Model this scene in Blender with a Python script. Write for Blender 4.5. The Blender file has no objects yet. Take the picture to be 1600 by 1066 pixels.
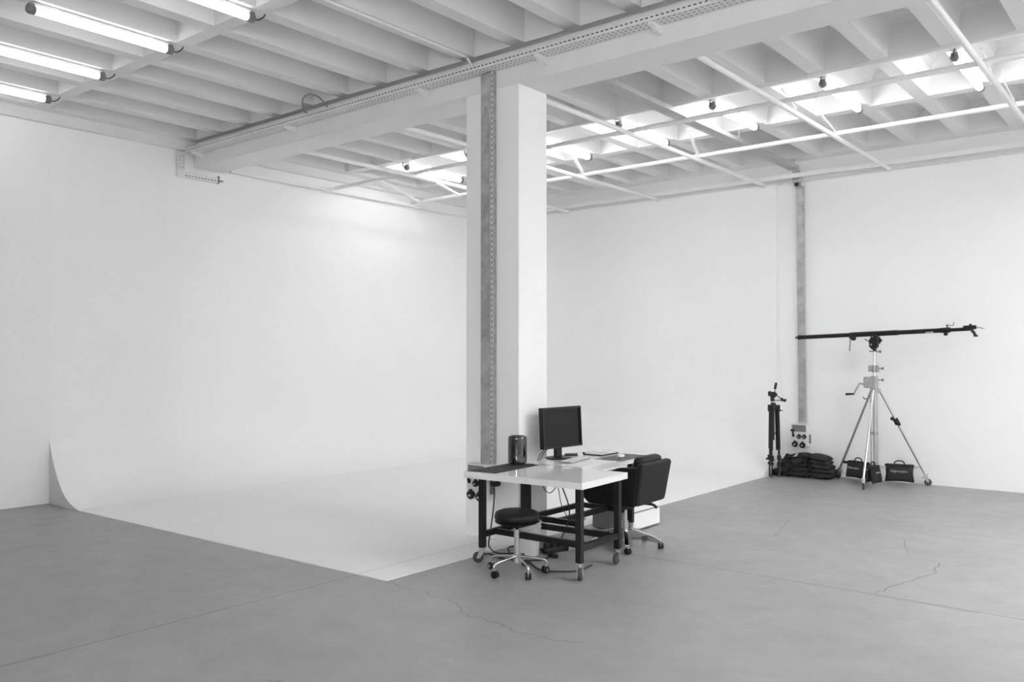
import bpy, bmesh, math, random
from mathutils import Vector, Matrix
pi = math.pi
random.seed(7)
S = bpy.context.scene
COL = S.collection

# ------------------------------------------------------------------ camera, world, exposure
EXPOSURE = .74
TUBE_F, TUBE_R = 3.5, 14.0   # radiance of the tubes in the near and in the rear ceiling bay
SKY = 10.0           # daylight let in by the openings added out of view
ADDED_ROOFLIGHTS = [(-4, -10, 6.60, 8.45)]     # unseen rooflight added to light the cove from the right: from rib, to rib, from y, to y
WIN_R = []                             # along the right wall
ADDED_WIN_B = [(-.9, 1.6)]     # unseen opening added behind the camera for fill daylight
cam_d = bpy.data.cameras.new('camera'); cam = bpy.data.objects.new('camera', cam_d); COL.objects.link(cam)
cam.location = (0, 0, 1.70)
cam.rotation_euler = (pi/2 + math.radians(1.05), 0, math.radians(39.2))
cam_d.sensor_width = 36; cam_d.lens = 36*1330/1600; cam_d.clip_start = .05; cam_d.clip_end = 100
S.camera = cam
w = bpy.data.worlds.new('world'); S.world = w; w.use_nodes = True
w.node_tree.nodes['Background'].inputs[0].default_value = (1, 1, 1, 1)
w.node_tree.nodes['Background'].inputs[1].default_value = SKY
S.view_settings.view_transform = 'Standard'; S.view_settings.look = 'None'
S.view_settings.exposure = EXPOSURE; S.view_settings.gamma = 1; S.view_settings.use_curve_mapping = False
try:
    S.cycles.use_denoising = True
    S.cycles.max_bounces = 14; S.cycles.diffuse_bounces = 10; S.cycles.glossy_bounces = 5
    S.cycles.transparent_max_bounces = 12
    S.cycles.sample_clamp_indirect = 8
except Exception: pass

# ------------------------------------------------------------------ materials
def mat(name, v, rough=.5, metal=0., spec=.5, noise=0., nscale=8., bump=0., bscale=60., emit=0., coat=0.):
    m = bpy.data.materials.new(name); m.use_nodes = True
    nt = m.node_tree; b = nt.nodes['Principled BSDF']
    c = v if isinstance(v, tuple) else (v, v, v)
    b.inputs['Base Color'].default_value = (*c, 1)
    b.inputs['Roughness'].default_value = rough; b.inputs['Metallic'].default_value = metal
    b.inputs['Specular IOR Level'].default_value = spec
    b.inputs['Coat Weight'].default_value = coat
    tc = nt.nodes.new('ShaderNodeTexCoord')
    n = nt.nodes.new('ShaderNodeTexNoise'); n.inputs['Scale'].default_value = nscale; n.inputs['Detail'].default_value = 6
    nt.links.new(tc.outputs['Object'], n.inputs['Vector'])
    r = nt.nodes.new('ShaderNodeMapRange')
    r.inputs['From Min'].default_value = .3; r.inputs['From Max'].default_value = .7
    r.inputs['To Min'].default_value = 1-max(noise, .01); r.inputs['To Max'].default_value = 1+max(noise, .01)
    nt.links.new(n.outputs['Fac'], r.inputs['Value'])
    mx = nt.nodes.new('ShaderNodeMix'); mx.data_type = 'RGBA'; mx.blend_type = 'MULTIPLY'; mx.inputs['Factor'].default_value = 1
    mx.inputs['A'].default_value = (*c, 1)
    nt.links.new(r.outputs['Result'], mx.inputs['B'])
    nt.links.new(mx.outputs['Result'], b.inputs['Base Color'])
    if bump:
        n2 = nt.nodes.new('ShaderNodeTexNoise'); n2.inputs['Scale'].default_value = bscale; n2.inputs['Detail'].default_value = 4
        nt.links.new(tc.outputs['Object'], n2.inputs['Vector'])
        bp = nt.nodes.new('ShaderNodeBump'); bp.inputs['Strength'].default_value = bump; bp.inputs['Distance'].default_value = .01
        nt.links.new(n2.outputs['Fac'], bp.inputs['Height']); nt.links.new(bp.outputs['Normal'], b.inputs['Normal'])
    if emit:
        b.inputs['Emission Color'].default_value = (1, 1, 1, 1); b.inputs['Emission Strength'].default_value = emit
    return m

def perforated(name, v, pu, lu, pv, hv, rough=.45, metal=0.):
    """sheet metal with real slots: UV is in metres (u along, v across)"""
    m = mat(name, v, rough, metal, noise=.05, nscale=20)
    nt = m.node_tree; N = nt.nodes.new; L = nt.links.new
    uv = N('ShaderNodeUVMap'); sp = N('ShaderNodeSeparateXYZ'); L(uv.outputs[0], sp.inputs[0])
    def cell(sock, p, l):
        d = N('ShaderNodeMath'); d.operation = 'DIVIDE'; L(sock, d.inputs[0]); d.inputs[1].default_value = p
        f = N('ShaderNodeMath'); f.operation = 'FRACT'; L(d.outputs[0], f.inputs[0])
        s = N('ShaderNodeMath'); s.operation = 'SUBTRACT'; L(f.outputs[0], s.inputs[0]); s.inputs[1].default_value = .5
        a = N('ShaderNodeMath'); a.operation = 'ABSOLUTE'; L(s.outputs[0], a.inputs[0])
        t = N('ShaderNodeMath'); t.operation = 'LESS_THAN'; L(a.outputs[0], t.inputs[0]); t.inputs[1].default_value = l/p/2
        return t.outputs[0]
    mm = N('ShaderNodeMath'); mm.operation = 'MULTIPLY'
    L(cell(sp.outputs[0], pu, lu), mm.inputs[0]); L(cell(sp.outputs[1], pv, hv), mm.inputs[1])
    tr = N('ShaderNodeBsdfTransparent'); mix = N('ShaderNodeMixShader')
    out = nt.nodes['Material Output']
    L(mm.outputs[0], mix.inputs[0]); L(nt.nodes['Principled BSDF'].outputs[0], mix.inputs[1]); L(tr.outputs[0], mix.inputs[2])
    L(mix.outputs[0], out.inputs[0])
    return m

WALL = mat('white_wall_paint', .87, .75, spec=.2, noise=.012, nscale=1.2)
CYC = mat('white_cove_paint', .88, .52, spec=.5, noise=.012, nscale=1.2)
CYCEND = mat('shaded_cove_end', .62, .8, spec=.2, noise=.03)  # shade on the front end face put into its grey
CEIL = mat('white_ceiling_paint', .76, .8, spec=.2, noise=.02, nscale=2.5, bump=.05, bscale=30)
PIPE = mat('white_pipe_paint', .80, .45, noise=.02)
GALV = mat('galvanised_steel', .48, .42, .6, noise=.22, nscale=9)
GALVL = mat('galvanised_light', .38, .5, .35, noise=.2, nscale=14)
TRAY = perforated('white_perforated_tray', .74, .047, .026, .053, .010)
TRAYB = perforated('white_perforated_tray_base', .74, .047, .022, .048, .010)
TRAYG = perforated('grey_perforated_tray', .5, .040, .022, .020, .007, .45, .3)
EDGE = perforated('slotted_edge', .62, .050, .028, .03, .009)
DARKC = mat('dark_cables', .03, .6)
TUBEF = mat('fluorescent_diffuser', .9, .4, emit=TUBE_F)
TUBER = mat('fluorescent_diffuser_rear', .9, .4, emit=TUBE_R)
CAP = mat('grey_lamp_cap', .17, .5)
BLACK = mat('black_steel', .012, .42, spec=.3, noise=.1)
LEATHER = mat('black_leather', .008, .45, spec=.3, bump=.12, bscale=180)
PLASTIC = mat('black_plastic', .012, .4, spec=.35, noise=.05)
SCREEN = mat('dark_screen', .012, .3, spec=.18)
CHROME = mat('chrome', .62, .13, 1.)
ALU = mat('brushed_aluminium', .48, .3, 1., noise=.06, nscale=20)
MACM = mat('dark_polished_metal', .12, .07, 1.)
RUBBER = mat('grey_rubber', .055, .6)
TOP = mat('gloss_white_laminate', .80, .03, spec=.6, noise=.008)
MATD = mat('dark_desk_mat', .026, .7, noise=.06, nscale=30)
MATG = mat('grey_desk_mat', .14, .75, noise=.05, nscale=30)
WPLAST = mat('white_plastic', .70, .4, noise=.02)
GPLAST = mat('grey_plastic', .25, .4, noise=.03)
BUCKET = mat('bucket_plastic', .62, .45, noise=.04)
FABRIC = mat('black_cordura', .012, .75, noise=.25, nscale=40, bump=.3, bscale=120)
TEXTM = mat('pale_print', .45, .7)
WINDOWM = mat('smoked_cover', .20, .15, spec=.6)

def floor_material():
    m = mat('polished_concrete', .32, .4, spec=.5, noise=.07, nscale=.9)
    nt = m.node_tree; N = nt.nodes.new; L = nt.links.new
    b = nt.nodes['Principled BSDF']; old = b.inputs['Base Color'].links[0].from_socket
    tc = N('ShaderNodeTexCoord')
    def nz(scale, lo, hi, rot=0, sc=(1, 1, 1), det=8):
        mp = N('ShaderNodeMapping'); mp.inputs['Scale'].default_value = sc; mp.inputs['Rotation'].default_value = (0, 0, rot)
        L(tc.outputs['Object'], mp.inputs[0])
        n = N('ShaderNodeTexNoise'); n.inputs['Scale'].default_value = scale; n.inputs['Detail'].default_value = det
        n.inputs['Roughness'].default_value = .65
        L(mp.outputs[0], n.inputs['Vector'])
        r = N('ShaderNodeMapRange'); r.inputs['From Min'].default_value = .3; r.inputs['From Max'].default_value = .7
        r.inputs['To Min'].default_value = lo; r.inputs['To Max'].default_value = hi
        L(n.outputs['Fac'], r.inputs['Value']); return r.outputs['Result']
    cur = old
    for s in (nz(3.2, .93, 1.07), nz(14, .95, 1.05, .4, (1, 2.5, 1)), nz(60, .96, 1.04)):
        x = N('ShaderNodeMix'); x.data_type = 'RGBA'; x.blend_type = 'MULTIPLY'; x.inputs['Factor'].default_value = 1
        L(cur, x.inputs['A']); L(s, x.inputs['B']); cur = x.outputs['Result']
    L(cur, b.inputs['Base Color'])
    L(nz(5, .34, .50), b.inputs['Roughness'])
    return m
FLOOR = floor_material()
CRACK = mat('floor_joint', .14, .8)
CRACKW = mat('cove_joint', .45, .8)

# ------------------------------------------------------------------ mesh building
class MB:
    """collects shapes into one mesh; .m is the material slot new faces get"""
    def __init__(s, T=None): s.bm = bmesh.new(); s.m = 0; s.T = T or Matrix.Identity(4); s.uv = s.bm.loops.layers.uv.new('UVMap')
    def _add(s, b2, M=None):
        M = s.T @ (M or Matrix.Identity(4)); vm = {}
        for v in b2.verts: vm[v] = s.bm.verts.new(M @ v.co)
        for f in b2.faces:
            try: nf = s.bm.faces.new([vm[v] for v in f.verts]); nf.material_index = s.m
            except ValueError: pass
        b2.free()
    def box(s, c, size, bev=0., rot=None, seg=2):
        b = bmesh.new(); bmesh.ops.create_cube(b, size=1)
        for v in b.verts: v.co = Vector((v.co.x*size[0], v.co.y*size[1], v.co.z*size[2]))
        if bev: bmesh.ops.bevel(b, geom=b.edges[:], offset=bev, segments=seg, profile=.5, affect='EDGES')
        M = Matrix.Translation(c)
        if rot is not None: M = M @ (rot if isinstance(rot, Matrix) else Matrix.Rotation(rot, 4, 'Z'))
        s._add(b, M); return s
    def bar(s, p, q, w_, h_, up=(0, 0, 1), bev=0.):
        p = Vector(p); q = Vector(q); d = (q-p); l = d.length; d.normalize()
        u = Vector(up); r = d.cross(u)
        if r.length < 1e-4: r = d.cross(Vector((1, 0, 0)))
        r.normalize(); u = r.cross(d)
        M = Matrix((( r.x, d.x, u.x, 0), (r.y, d.y, u.y, 0), (r.z, d.z, u.z, 0), (0, 0, 0, 1)))
        M.translation = (p+q)/2
        b = bmesh.new(); bmesh.ops.create_cube(b, size=1)
        for v in b.verts: v.co = Vector((v.co.x*w_, v.co.y*l, v.co.z*h_))
        if bev: bmesh.ops.bevel(b, geom=b.edges[:], offset=bev, segments=2, profile=.5, affect='EDGES')
        s._add(b, M); return s
    def cyl(s, p, q, r0, r1=None, n=20, cap=True):
        p = Vector(p); q = Vector(q); d = q-p; r1 = r0 if r1 is None else r1
        b = bmesh.new(); bmesh.ops.create_cone(b, cap_ends=cap, segments=n, radius1=r0, radius2=r1, depth=d.length)
        M = Matrix.Translation((p+q)/2) @ d.to_track_quat('Z', 'Y').to_matrix().to_4x4()
        s._add(b, M); return s
    def ball(s, c, r, sc=(1, 1, 1), n=16):
        b = bmesh.new(); bmesh.ops.create_uvsphere(b, u_segments=n, v_segments=max(8, n//2), radius=r)
        s._add(b, Matrix.Translation(c) @ Matrix.Diagonal((*sc, 1))); return s
    def lathe(s, prof, c=(0, 0, 0), n=32, axis=None):
        b = bmesh.new(); rings = []
        for r, z in prof:
            if r < 1e-6: rings.append([b.verts.new((0, 0, z))])
            else: rings.append([b.verts.new((r*math.cos(2*pi*i/n), r*math.sin(2*pi*i/n), z)) for i in range(n)])
        for A, B in zip(rings, rings[1:]):
            for i in range(n):
                j = (i+1) % n
                if len(A) == 1 and len(B) > 1: b.faces.new((A[0], B[j], B[i]))
                elif len(B) == 1 and len(A) > 1: b.faces.new((A[i], A[j], B[0]))
                elif len(A) > 1: b.faces.new((A[i], A[j], B[j], B[i]))
        bmesh.ops.recalc_face_normals(b, faces=b.faces[:])
        M = Matrix.Translation(c)
        if axis is not None: M = M @ Vector(axis).to_track_quat('Z', 'Y').to_matrix().to_4x4()
        s._add(b, M); return s
    def tube(s, pts, r, n=8, smooth=0, closed=False):
        P = [Vector(p) for p in pts]
        if smooth:
            Q = []
            for i in range(len(P)-1):
                a, b_, c, d = P[max(i-1, 0)], P[i], P[i+1], P[min(i+2, len(P)-1)]
                for k in range(smooth):
                    t = k/smooth
                    Q.append(.5*((2*b_)+(c-a)*t+(2*a-5*b_+4*c-d)*t*t+(3*b_-a-3*c+d)*t**3))
            P = Q+[P[-1]]
        rad = r if isinstance(r, (list, tuple)) else None
        b = bmesh.new(); rings = []; prev = None
        for i, p in enumerate(P):
            t = (P[min(i+1, len(P)-1)]-P[max(i-1, 0)]).normalized()
            if prev is None:
                prev = t.orthogonal().normalized()
            prev = (prev - t*prev.dot(t))
            if prev.length < 1e-6: prev = t.orthogonal()
            prev.normalize(); o = t.cross(prev)
            ri = (rad[0]+(rad[1]-rad[0])*i/(len(P)-1)) if rad else r
            rings.append([b.verts.new(p+prev*ri*math.cos(2*pi*k/n)+o*ri*math.sin(2*pi*k/n)) for k in range(n)])
        for A, B in zip(rings, rings[1:]):
            for k in range(n): b.faces.new((A[k], A[(k+1) % n], B[(k+1) % n], B[k]))
        b.faces.new(rings[0][::-1]); b.faces.new(rings[-1])
        s._add(b); return s
    def prism(s, outline, t, M):
        """2D outline extruded by t along local z, both sides"""
        b = bmesh.new()
        A = [b.verts.new((x, y, -t/2)) for x, y in outline]; B = [b.verts.new((x, y, t/2)) for x, y in outline]
        b.faces.new(A[::-1]); b.faces.new(B); n = len(A)
        for i in range(n): b.faces.new((A[i], A[(i+1) % n], B[(i+1) % n], B[i]))
        s._add(b, M); return s
    def quad(s, a, b, c, d, uv=None):
        f = s.bm.faces.new([s.bm.verts.new(s.T @ Vector(p)) for p in (a, b, c, d)]); f.material_index = s.m
        if uv:
            for l, t in zip(f.loops, uv): l[s.uv].uv = t
        return s
    def sheet(s, p, q, cross, v0=0.):
        """strip from p to q, width vector cross, UV in metres"""
        p = Vector(p); q = Vector(q); c = Vector(cross); L = (q-p).length; W = c.length
        return s.quad(p, q, q+c, p+c, [(0, v0), (L, v0), (L, v0+W), (0, v0+W)])
    def pillow(s, sx, sy, sz, M, n=14, pinch=.12, sag=0.):
        b = bmesh.new(); g = {}
        for side in (1, -1):
            for i in range(n+1):
                for j in range(n+1):
                    u = 2*i/n-1; v = 2*j/n-1
                    if side == -1 and (i in (0, n) or j in (0, n)): g[side, i, j] = g[1, i, j]; continue
                    h = ((1-u**4)*(1-v**4))**.5
                    k = 1-pinch*(1-abs(v)**2)*abs(u)**3; kk = 1-pinch*(1-abs(u)**2)*abs(v)**3
                    wob = .06*math.sin(3.1*u+2.3*v*side)*h
                    g[side, i, j] = b.verts.new((u*sx/2*k, v*sy/2*kk, side*sz/2*(h+wob) - sag*(u*u)))
        for side in (1, -1):
            for i in range(n):
                for j in range(n):
                    f = [g[side, i, j], g[side, i+1, j], g[side, i+1, j+1], g[side, i, j+1]]
                    try: b.faces.new(f if side == 1 else f[::-1])
                    except ValueError: pass
        s._add(b, M); return s
    def build(s, name, mats, parent=None, smooth=40, loc=None):
        me = bpy.data.meshes.new(name); s.bm.normal_update(); s.bm.to_mesh(me); s.bm.free()
        for m in (mats if isinstance(mats, (list, tuple)) else [mats]): me.materials.append(m)
        if smooth:
            for p in me.polygons: p.use_smooth = True
            try: me.set_sharp_from_angle(angle=math.radians(smooth))
            except Exception: pass
        o = bpy.data.objects.new(name, me); COL.objects.link(o)
        if smooth: o.modifiers.new('weighted_normals', 'WEIGHTED_NORMAL').keep_sharp = True
        if parent is not None: o.parent = parent
        if loc: o.location = loc
        return o

def tag(o, label, cat, group=None):
    o['label'] = label; o['category'] = cat
    if group: o['group'] = group
    return o
def thing(name, label, cat, loc=(0, 0, 0), rz=0., group=None):
    o = bpy.data.objects.new(name, None); COL.objects.link(o); o.empty_display_size = .1
    o.location = loc; o.rotation_euler = (0, 0, rz); return tag(o, label, cat, group)
def struct(o, label=None, cat=None):
    o['kind'] = 'structure'
    if label: o['label'] = label; o['category'] = cat or 'wall'
    return o
def dup(root, loc, rz=None, label=None, rot=None):
    r = root.copy(); COL.objects.link(r); r.location = loc
    if rz is not None: r.rotation_euler = (0, 0, rz)
    if rot is not None: r.rotation_euler = rot
    if label: r['label'] = label
    for ch in list(root.children):
        c = ch.copy(); COL.objects.link(c); c.parent = r
        for g in list(ch.children):
            d = g.copy(); COL.objects.link(d); d.parent = c
    return r
RX = lambda a: Matrix.Rotation(a, 4, 'X')
RY = lambda a: Matrix.Rotation(a, 4, 'Y')
RZ = lambda a: Matrix.Rotation(a, 4, 'Z')
TR = Matrix.Translation

# ------------------------------------------------------------------ room shell
XL, XR, YF, YB = -10.40, 4.2, 12.27, -4.2      # left wall, right wall, far wall, wall behind the camera
ZR = 4.53                                       # underside of the ceiling ribs
ZB = 4.21                                       # underside of the cross beam
def floor():
    b = MB(); b.box(((XL+XR)/2, (YF+YB)/2, -.1), (XR-XL+.4, YF-YB+.4, .2))
    b.m = 1
    def strip(pts, wd):
        for (x0, y0), (x1, y1) in zip(pts, pts[1:]):
            d = Vector((x1-x0, y1-y0, 0)); n = Vector((-d.y, d.x, 0)).normalized()*wd/2
            p = Vector((x0, y0, .0012)); q = Vector((x1, y1, .0012))
            b.quad(p-n, q-n, q+n, p+n)
    strip([(-4.83, 6.36), (-3.75, 6.345), (-2.0, 6.37), (0.5, 6.36), (XR, 6.36)], .007)
    strip([(-5.135, YB), (-5.14, 4.40)], .006)
    random.seed(3)
    def crack(pts, wd):
        out = []
        for (x0, y0), (x1, y1) in zip(pts, pts[1:]):
            for k in range(5):
                t = k/5; out.append((x0+(x1-x0)*t+random.uniform(-.018, .018), y0+(y1-y0)*t+random.uniform(-.025, .025)))
        out.append(pts[-1]); strip(out, wd)
    crack([(-1.714, 7.69), (-1.678, 7.32), (-1.753, 6.96), (-1.82, 6.69), (-1.86, 6.42)], .006)
    crack([(-2.19, 8.41), (-2.02, 7.88)], .004)
    crack([(-3.41, 8.72), (-3.30, 8.3), (-3.18, 7.85)], .004)
    crack([(-4.81, 4.40), (-4.41, 4.383), (-4.19, 4.353), (-4.03, 4.32), (-3.81, 4.18), (-3.55, 4.187), (-3.36, 4.12), (-3.04, 4.15), (-2.88, 4.22)], .004)
    crack([(-3.87, 2.667), (-3.76, 2.71), (-3.6, 2.69)], .004)
    struct(b.build('floor', [FLOOR, CRACK], smooth=0))
floor()
def wall(name, c, size): return struct(MB().box(c, size).build(name, WALL, smooth=0))
HZ = 5.1
wall('wall_left', (XL-.1, (YF+YB)/2, HZ/2), (.2, YF-YB+.4, HZ))
wall('wall_far', ((XL+XR)/2, YF+.1, HZ/2), (XR-XL, .2, HZ))
def window_wall(name, fixed, along0, along1, wins, z0, z1, axis, first):
    b = MB(); t = .2
    def blk(a0, a1, za, zb):
        c = (a0+a1)/2; L = a1-a0
        b.box((fixed, c, (za+zb)/2) if axis == 'y' else (c, fixed, (za+zb)/2), (t, L, zb-za) if axis == 'y' else (L, t, zb-za))
    blk(along0, along1, 0, z0); blk(along0, along1, z1, HZ)
    e = [along0]+[v for w_ in wins for v in w_]+[along1]
    for i in range(0, len(e), 2): blk(e[i], e[i+1], z0, z1)
    struct(b.build(name, WALL, smooth=0))
    for i, (a0, a1) in enumerate(wins):
        f = MB(); c = (a0+a1)/2
        def fr(a, za, L, H):
            f.box((fixed, a, za) if axis == 'y' else (a, fixed, za), (.06, L, H) if axis == 'y' else (L, .06, H))
        fr(c, z0+.03, a1-a0, .06); fr(c, z1-.03, a1-a0, .06); fr(a0+.03, (z0+z1)/2, .06, z1-z0); fr(a1-.03, (z0+z1)/2, .06, z1-z0); fr(c, (z0+z1)/2, .05, z1-z0)
        struct(f.build('added_window_%d' % (first+i), PIPE, smooth=0))  # frame of an unseen opening, added to brighten column and beam fronts
        l = bpy.data.lights.new('daylight_portal', 'AREA'); l.shape = 'RECTANGLE'; l.size = a1-a0; l.size_y = z1-z0; l.cycles.is_portal = True
        o = bpy.data.objects.new('daylight_portal', l); COL.objects.link(o)
        o.location = (fixed, c, (z0+z1)/2) if axis == 'y' else (c, fixed, (z0+z1)/2)
        o.rotation_euler = (pi/2, 0, pi/2) if axis == 'y' else (-pi/2, 0, 0)
window_wall('wall_right', XR+.1, YB-.2, YF+.2, WIN_R, 1.0, 3.9, 'y', 1)
window_wall('wall_rear', YB-.1, XL, XR, ADDED_WIN_B, 1.0, 3.9, 'x', 5)
# edge beams: along the top of the left and far walls
struct(MB().box((XL+.035, (YF+YB)/2, (4.40+ZR)/2), (.07, YF-YB, ZR-4.40)).build('beam_left_edge', CEIL, smooth=0))
struct(MB().box(((XL+XR)/2, 12.22, (4.245+ZR)/2), (XR-XL, .10, ZR-4.245)).build('beam_far_edge', CEIL, smooth=0))

RIB0, RIBP, RIBW = -2.45, .605, .145            # left edge of a rib, spacing, width of its underside
def ribx(k): return RIB0-RIBP*k
def ceiling():
    b = MB()
    ks = list(range(13, -11, -1))               # from the left wall to the right wall
    ybays = [(.66, 2.46), (2.61, 3.99), (4.13, 5.97), (6.60, 8.45), (8.60, 9.97), (10.12, 11.90)]
    prof = [(0, 0), (.022, .20), (.040, .29), (.075, .345), (.13, .365)]
    # rooflights added out of frame to brighten the cove replace some coffers
    holes = [(ribx(k0)+RIBW, ribx(k1), y0, y1) for k0, k1, y0, y1 in ADDED_ROOFLIGHTS]
    # undersides of the ribs
    for k in ks:
        ya = .3
        for hx0, hx1, hy0, hy1 in sorted(holes, key=lambda h: h[2]):
            if hx0 < ribx(k)+.05 < hx1:
                b.quad((ribx(k), ya, ZR), (ribx(k), hy0, ZR), (ribx(k)+RIBW, hy0, ZR), (ribx(k)+RIBW, ya, ZR)); ya = hy1
        b.quad((ribx(k), ya, ZR), (ribx(k), YF, ZR), (ribx(k)+RIBW, YF, ZR), (ribx(k)+RIBW, ya, ZR))
    edges = [.3]+[v for bay in ybays for v in bay]+[YF]
    bands = [(edges[i], edges[i+1]) for i in range(0, len(edges), 2)]
    xs = [(ribx(k)+RIBW, ribx(k-1)) for k in ks[:-1]]
    inside = lambda x0, y0, y1: any(h[0]-.01 < x0 < h[1]-.01 and h[2]-.01 < y0 and y1 < h[3]+.01 for h in holes)
    for x0, x1 in xs:
        for y0, y1 in bands:
            if not inside(x0, y0, y1): b.quad((x0, y0, ZR), (x0, y1, ZR), (x1, y1, ZR), (x1, y0, ZR))
        for y0, y1 in ybays:
            if inside(x0, y0, y1): continue
            rings = []
            for d, z in prof:
                rings.append([b.bm.verts.new((x, y, ZR+z)) for x, y in ((x0+d, y0+d), (x1-d, y0+d), (x1-d, y1-d), (x0+d, y1-d))])
            for A, B in zip(rings, rings[1:]):
                for i in range(4): b.bm.faces.new((A[i], A[(i+1) % 4], B[(i+1) % 4], B[i]))
            b.bm.faces.new(rings[-1])
    b.quad((XL, .3, ZR), (XL, YF, ZR), (ribx(13), YF, ZR), (ribx(13), .3, ZR))
    b.quad((XL, YB, ZR), (XL, .3, ZR), (XR, .3, ZR), (XR, YB, ZR))
    zt = ZR+.10
    for hx0, hx1, hy0, hy1 in holes:
        for p, q in (((hx0, hy0), (hx1, hy0)), ((hx1, hy0), (hx1, hy1)), ((hx1, hy1), (hx0, hy1)), ((hx0, hy1), (hx0, hy0))):
            b.quad((*p, ZR), (*q, ZR), (*q, zt), (*p, zt))
        l = bpy.data.lights.new('daylight_portal', 'AREA'); l.shape = 'RECTANGLE'; l.size = hx1-hx0; l.size_y = hy1-hy0; l.cycles.is_portal = True
        o = bpy.data.objects.new('daylight_portal', l); COL.objects.link(o); o.location = ((hx0+hx1)/2, (hy0+hy1)/2, zt)
    b.box(((XL-3.2)/2, (YF+YB)/2, ZR+.46), (XL*-1-3.0, YF-YB+.4, .12))
    struct(b.build('ceiling', CEIL, smooth=0))
ceiling()
# beam and column
struct(MB().box(((XL+XR)/2, 6.275, (ZB+ZR)/2), (XR-XL, .43, ZR-ZB), .006).build('beam_cross', CEIL, smooth=30))
struct(MB().box(((XL+XR)/2, .35, (ZB+ZR)/2), (XR-XL, .40, ZR-ZB)).build('beam_rear_cross', CEIL, smooth=0))
struct(MB().box((-5.187, 6.275, ZB/2), (.648, .43, ZB+.004), .008).build('column', WALL, smooth=30))

# the white infinity cove: painted floor, curved left and far sides, rounded corner
def cove():
    b = MB()
    xw, yw, R = XL+.0015, 12.17, .80
    key = [(.75, .006), (.48, .088), (.31, .215), (.14, .432), (.03, .645), (0, .76)]
    prof = []
    for i in range(5):
        p = [Vector(key[max(0, min(5, j))]) for j in (i-1, i, i+1, i+2)]
        if i == 0: p[0] = Vector((1.02, .006))
        if i == 4: p[3] = Vector((0, .9))
        for k in range(5):
            t = k/5; q = .5*(2*p[1]+(p[2]-p[0])*t+(2*p[0]-5*p[1]+4*p[2]-p[3])*t*t+(3*p[1]-p[0]-3*p[2]+p[3])*t**3)
            prof.append((max(0, q.x), max(.006, q.y)))
    NC = len(prof)+1
    prof += [(0, .76), (0, 1.6), (0, 2.6), (0, 3.6), (0, 4.245)]
    y0 = 4.27
    def path(d, z):
        x1 = -4.85-.055*min(1, z/.7)
        P = [(xw+d, y0), (xw+d, 6.2), (xw+d, 8.2), (xw+d, yw-R)]
        r = R-d
        for i in range(1, 12):
            a = pi-(pi/2)*i/12
            P.append((xw+R+r*math.cos(a), yw-R+r*math.sin(a)))
        P += [(xw+R, yw-d), (-7.6, yw-d), (-6.2, yw-d), (x1, yw-d)]
        return P
    rows = []
    for d, z in prof: rows.append([b.bm.verts.new((x, y, z)) for x, y in path(d, z)])
    for A, B in zip(rows, rows[1:]):
        for i in range(len(A)-1): b.bm.faces.new((A[i], A[i+1], B[i+1], B[i]))
    # painted floor inside
    fr = b.bm.verts.new((-4.83, 4.415, .006))
    b.bm.faces.new(rows[0]+[fr])
    # thin front and right edges of the painted floor
    z0 = lambda v: b.bm.verts.new((v.co.x, v.co.y, 0))
    a0, f0, r0 = z0(rows[0][0]), z0(fr), z0(rows[0][-1])
    b.bm.faces.new((rows[0][0], fr, f0, a0)); b.bm.faces.new((fr, rows[0][-1], r0, f0))
    # end faces of the curve
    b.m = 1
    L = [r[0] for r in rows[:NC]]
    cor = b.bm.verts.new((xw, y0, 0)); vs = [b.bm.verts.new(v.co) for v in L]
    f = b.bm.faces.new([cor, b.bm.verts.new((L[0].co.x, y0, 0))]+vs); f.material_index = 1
    b.m = 0
    Rr = [r[-1] for r in rows]
    vs = [b.bm.verts.new(v.co) for v in Rr]
    b.bm.faces.new(vs+[b.bm.verts.new((-4.905, YF, 4.245)), b.bm.verts.new((-4.85, YF, 0)), b.bm.verts.new((-4.85, Rr[0].co.y, 0))])
    bmesh.ops.recalc_face_normals(b.bm, faces=b.bm.faces[:])
    b.m = 2
    for (xa, ya), (xb, yb) in (((-5.14, 4.41), (-5.155, 5.2)), ((-5.155, 5.2), (-5.16, 6.05))):
        b.quad((xa-.003, ya, .0072), (xb-.003, yb, .0072), (xb+.003, yb, .0072), (xa+.003, ya, .0072))
    struct(b.build('cyclorama_wall', [CYC, CYCEND, CRACKW], smooth=35))
cove()

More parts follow.
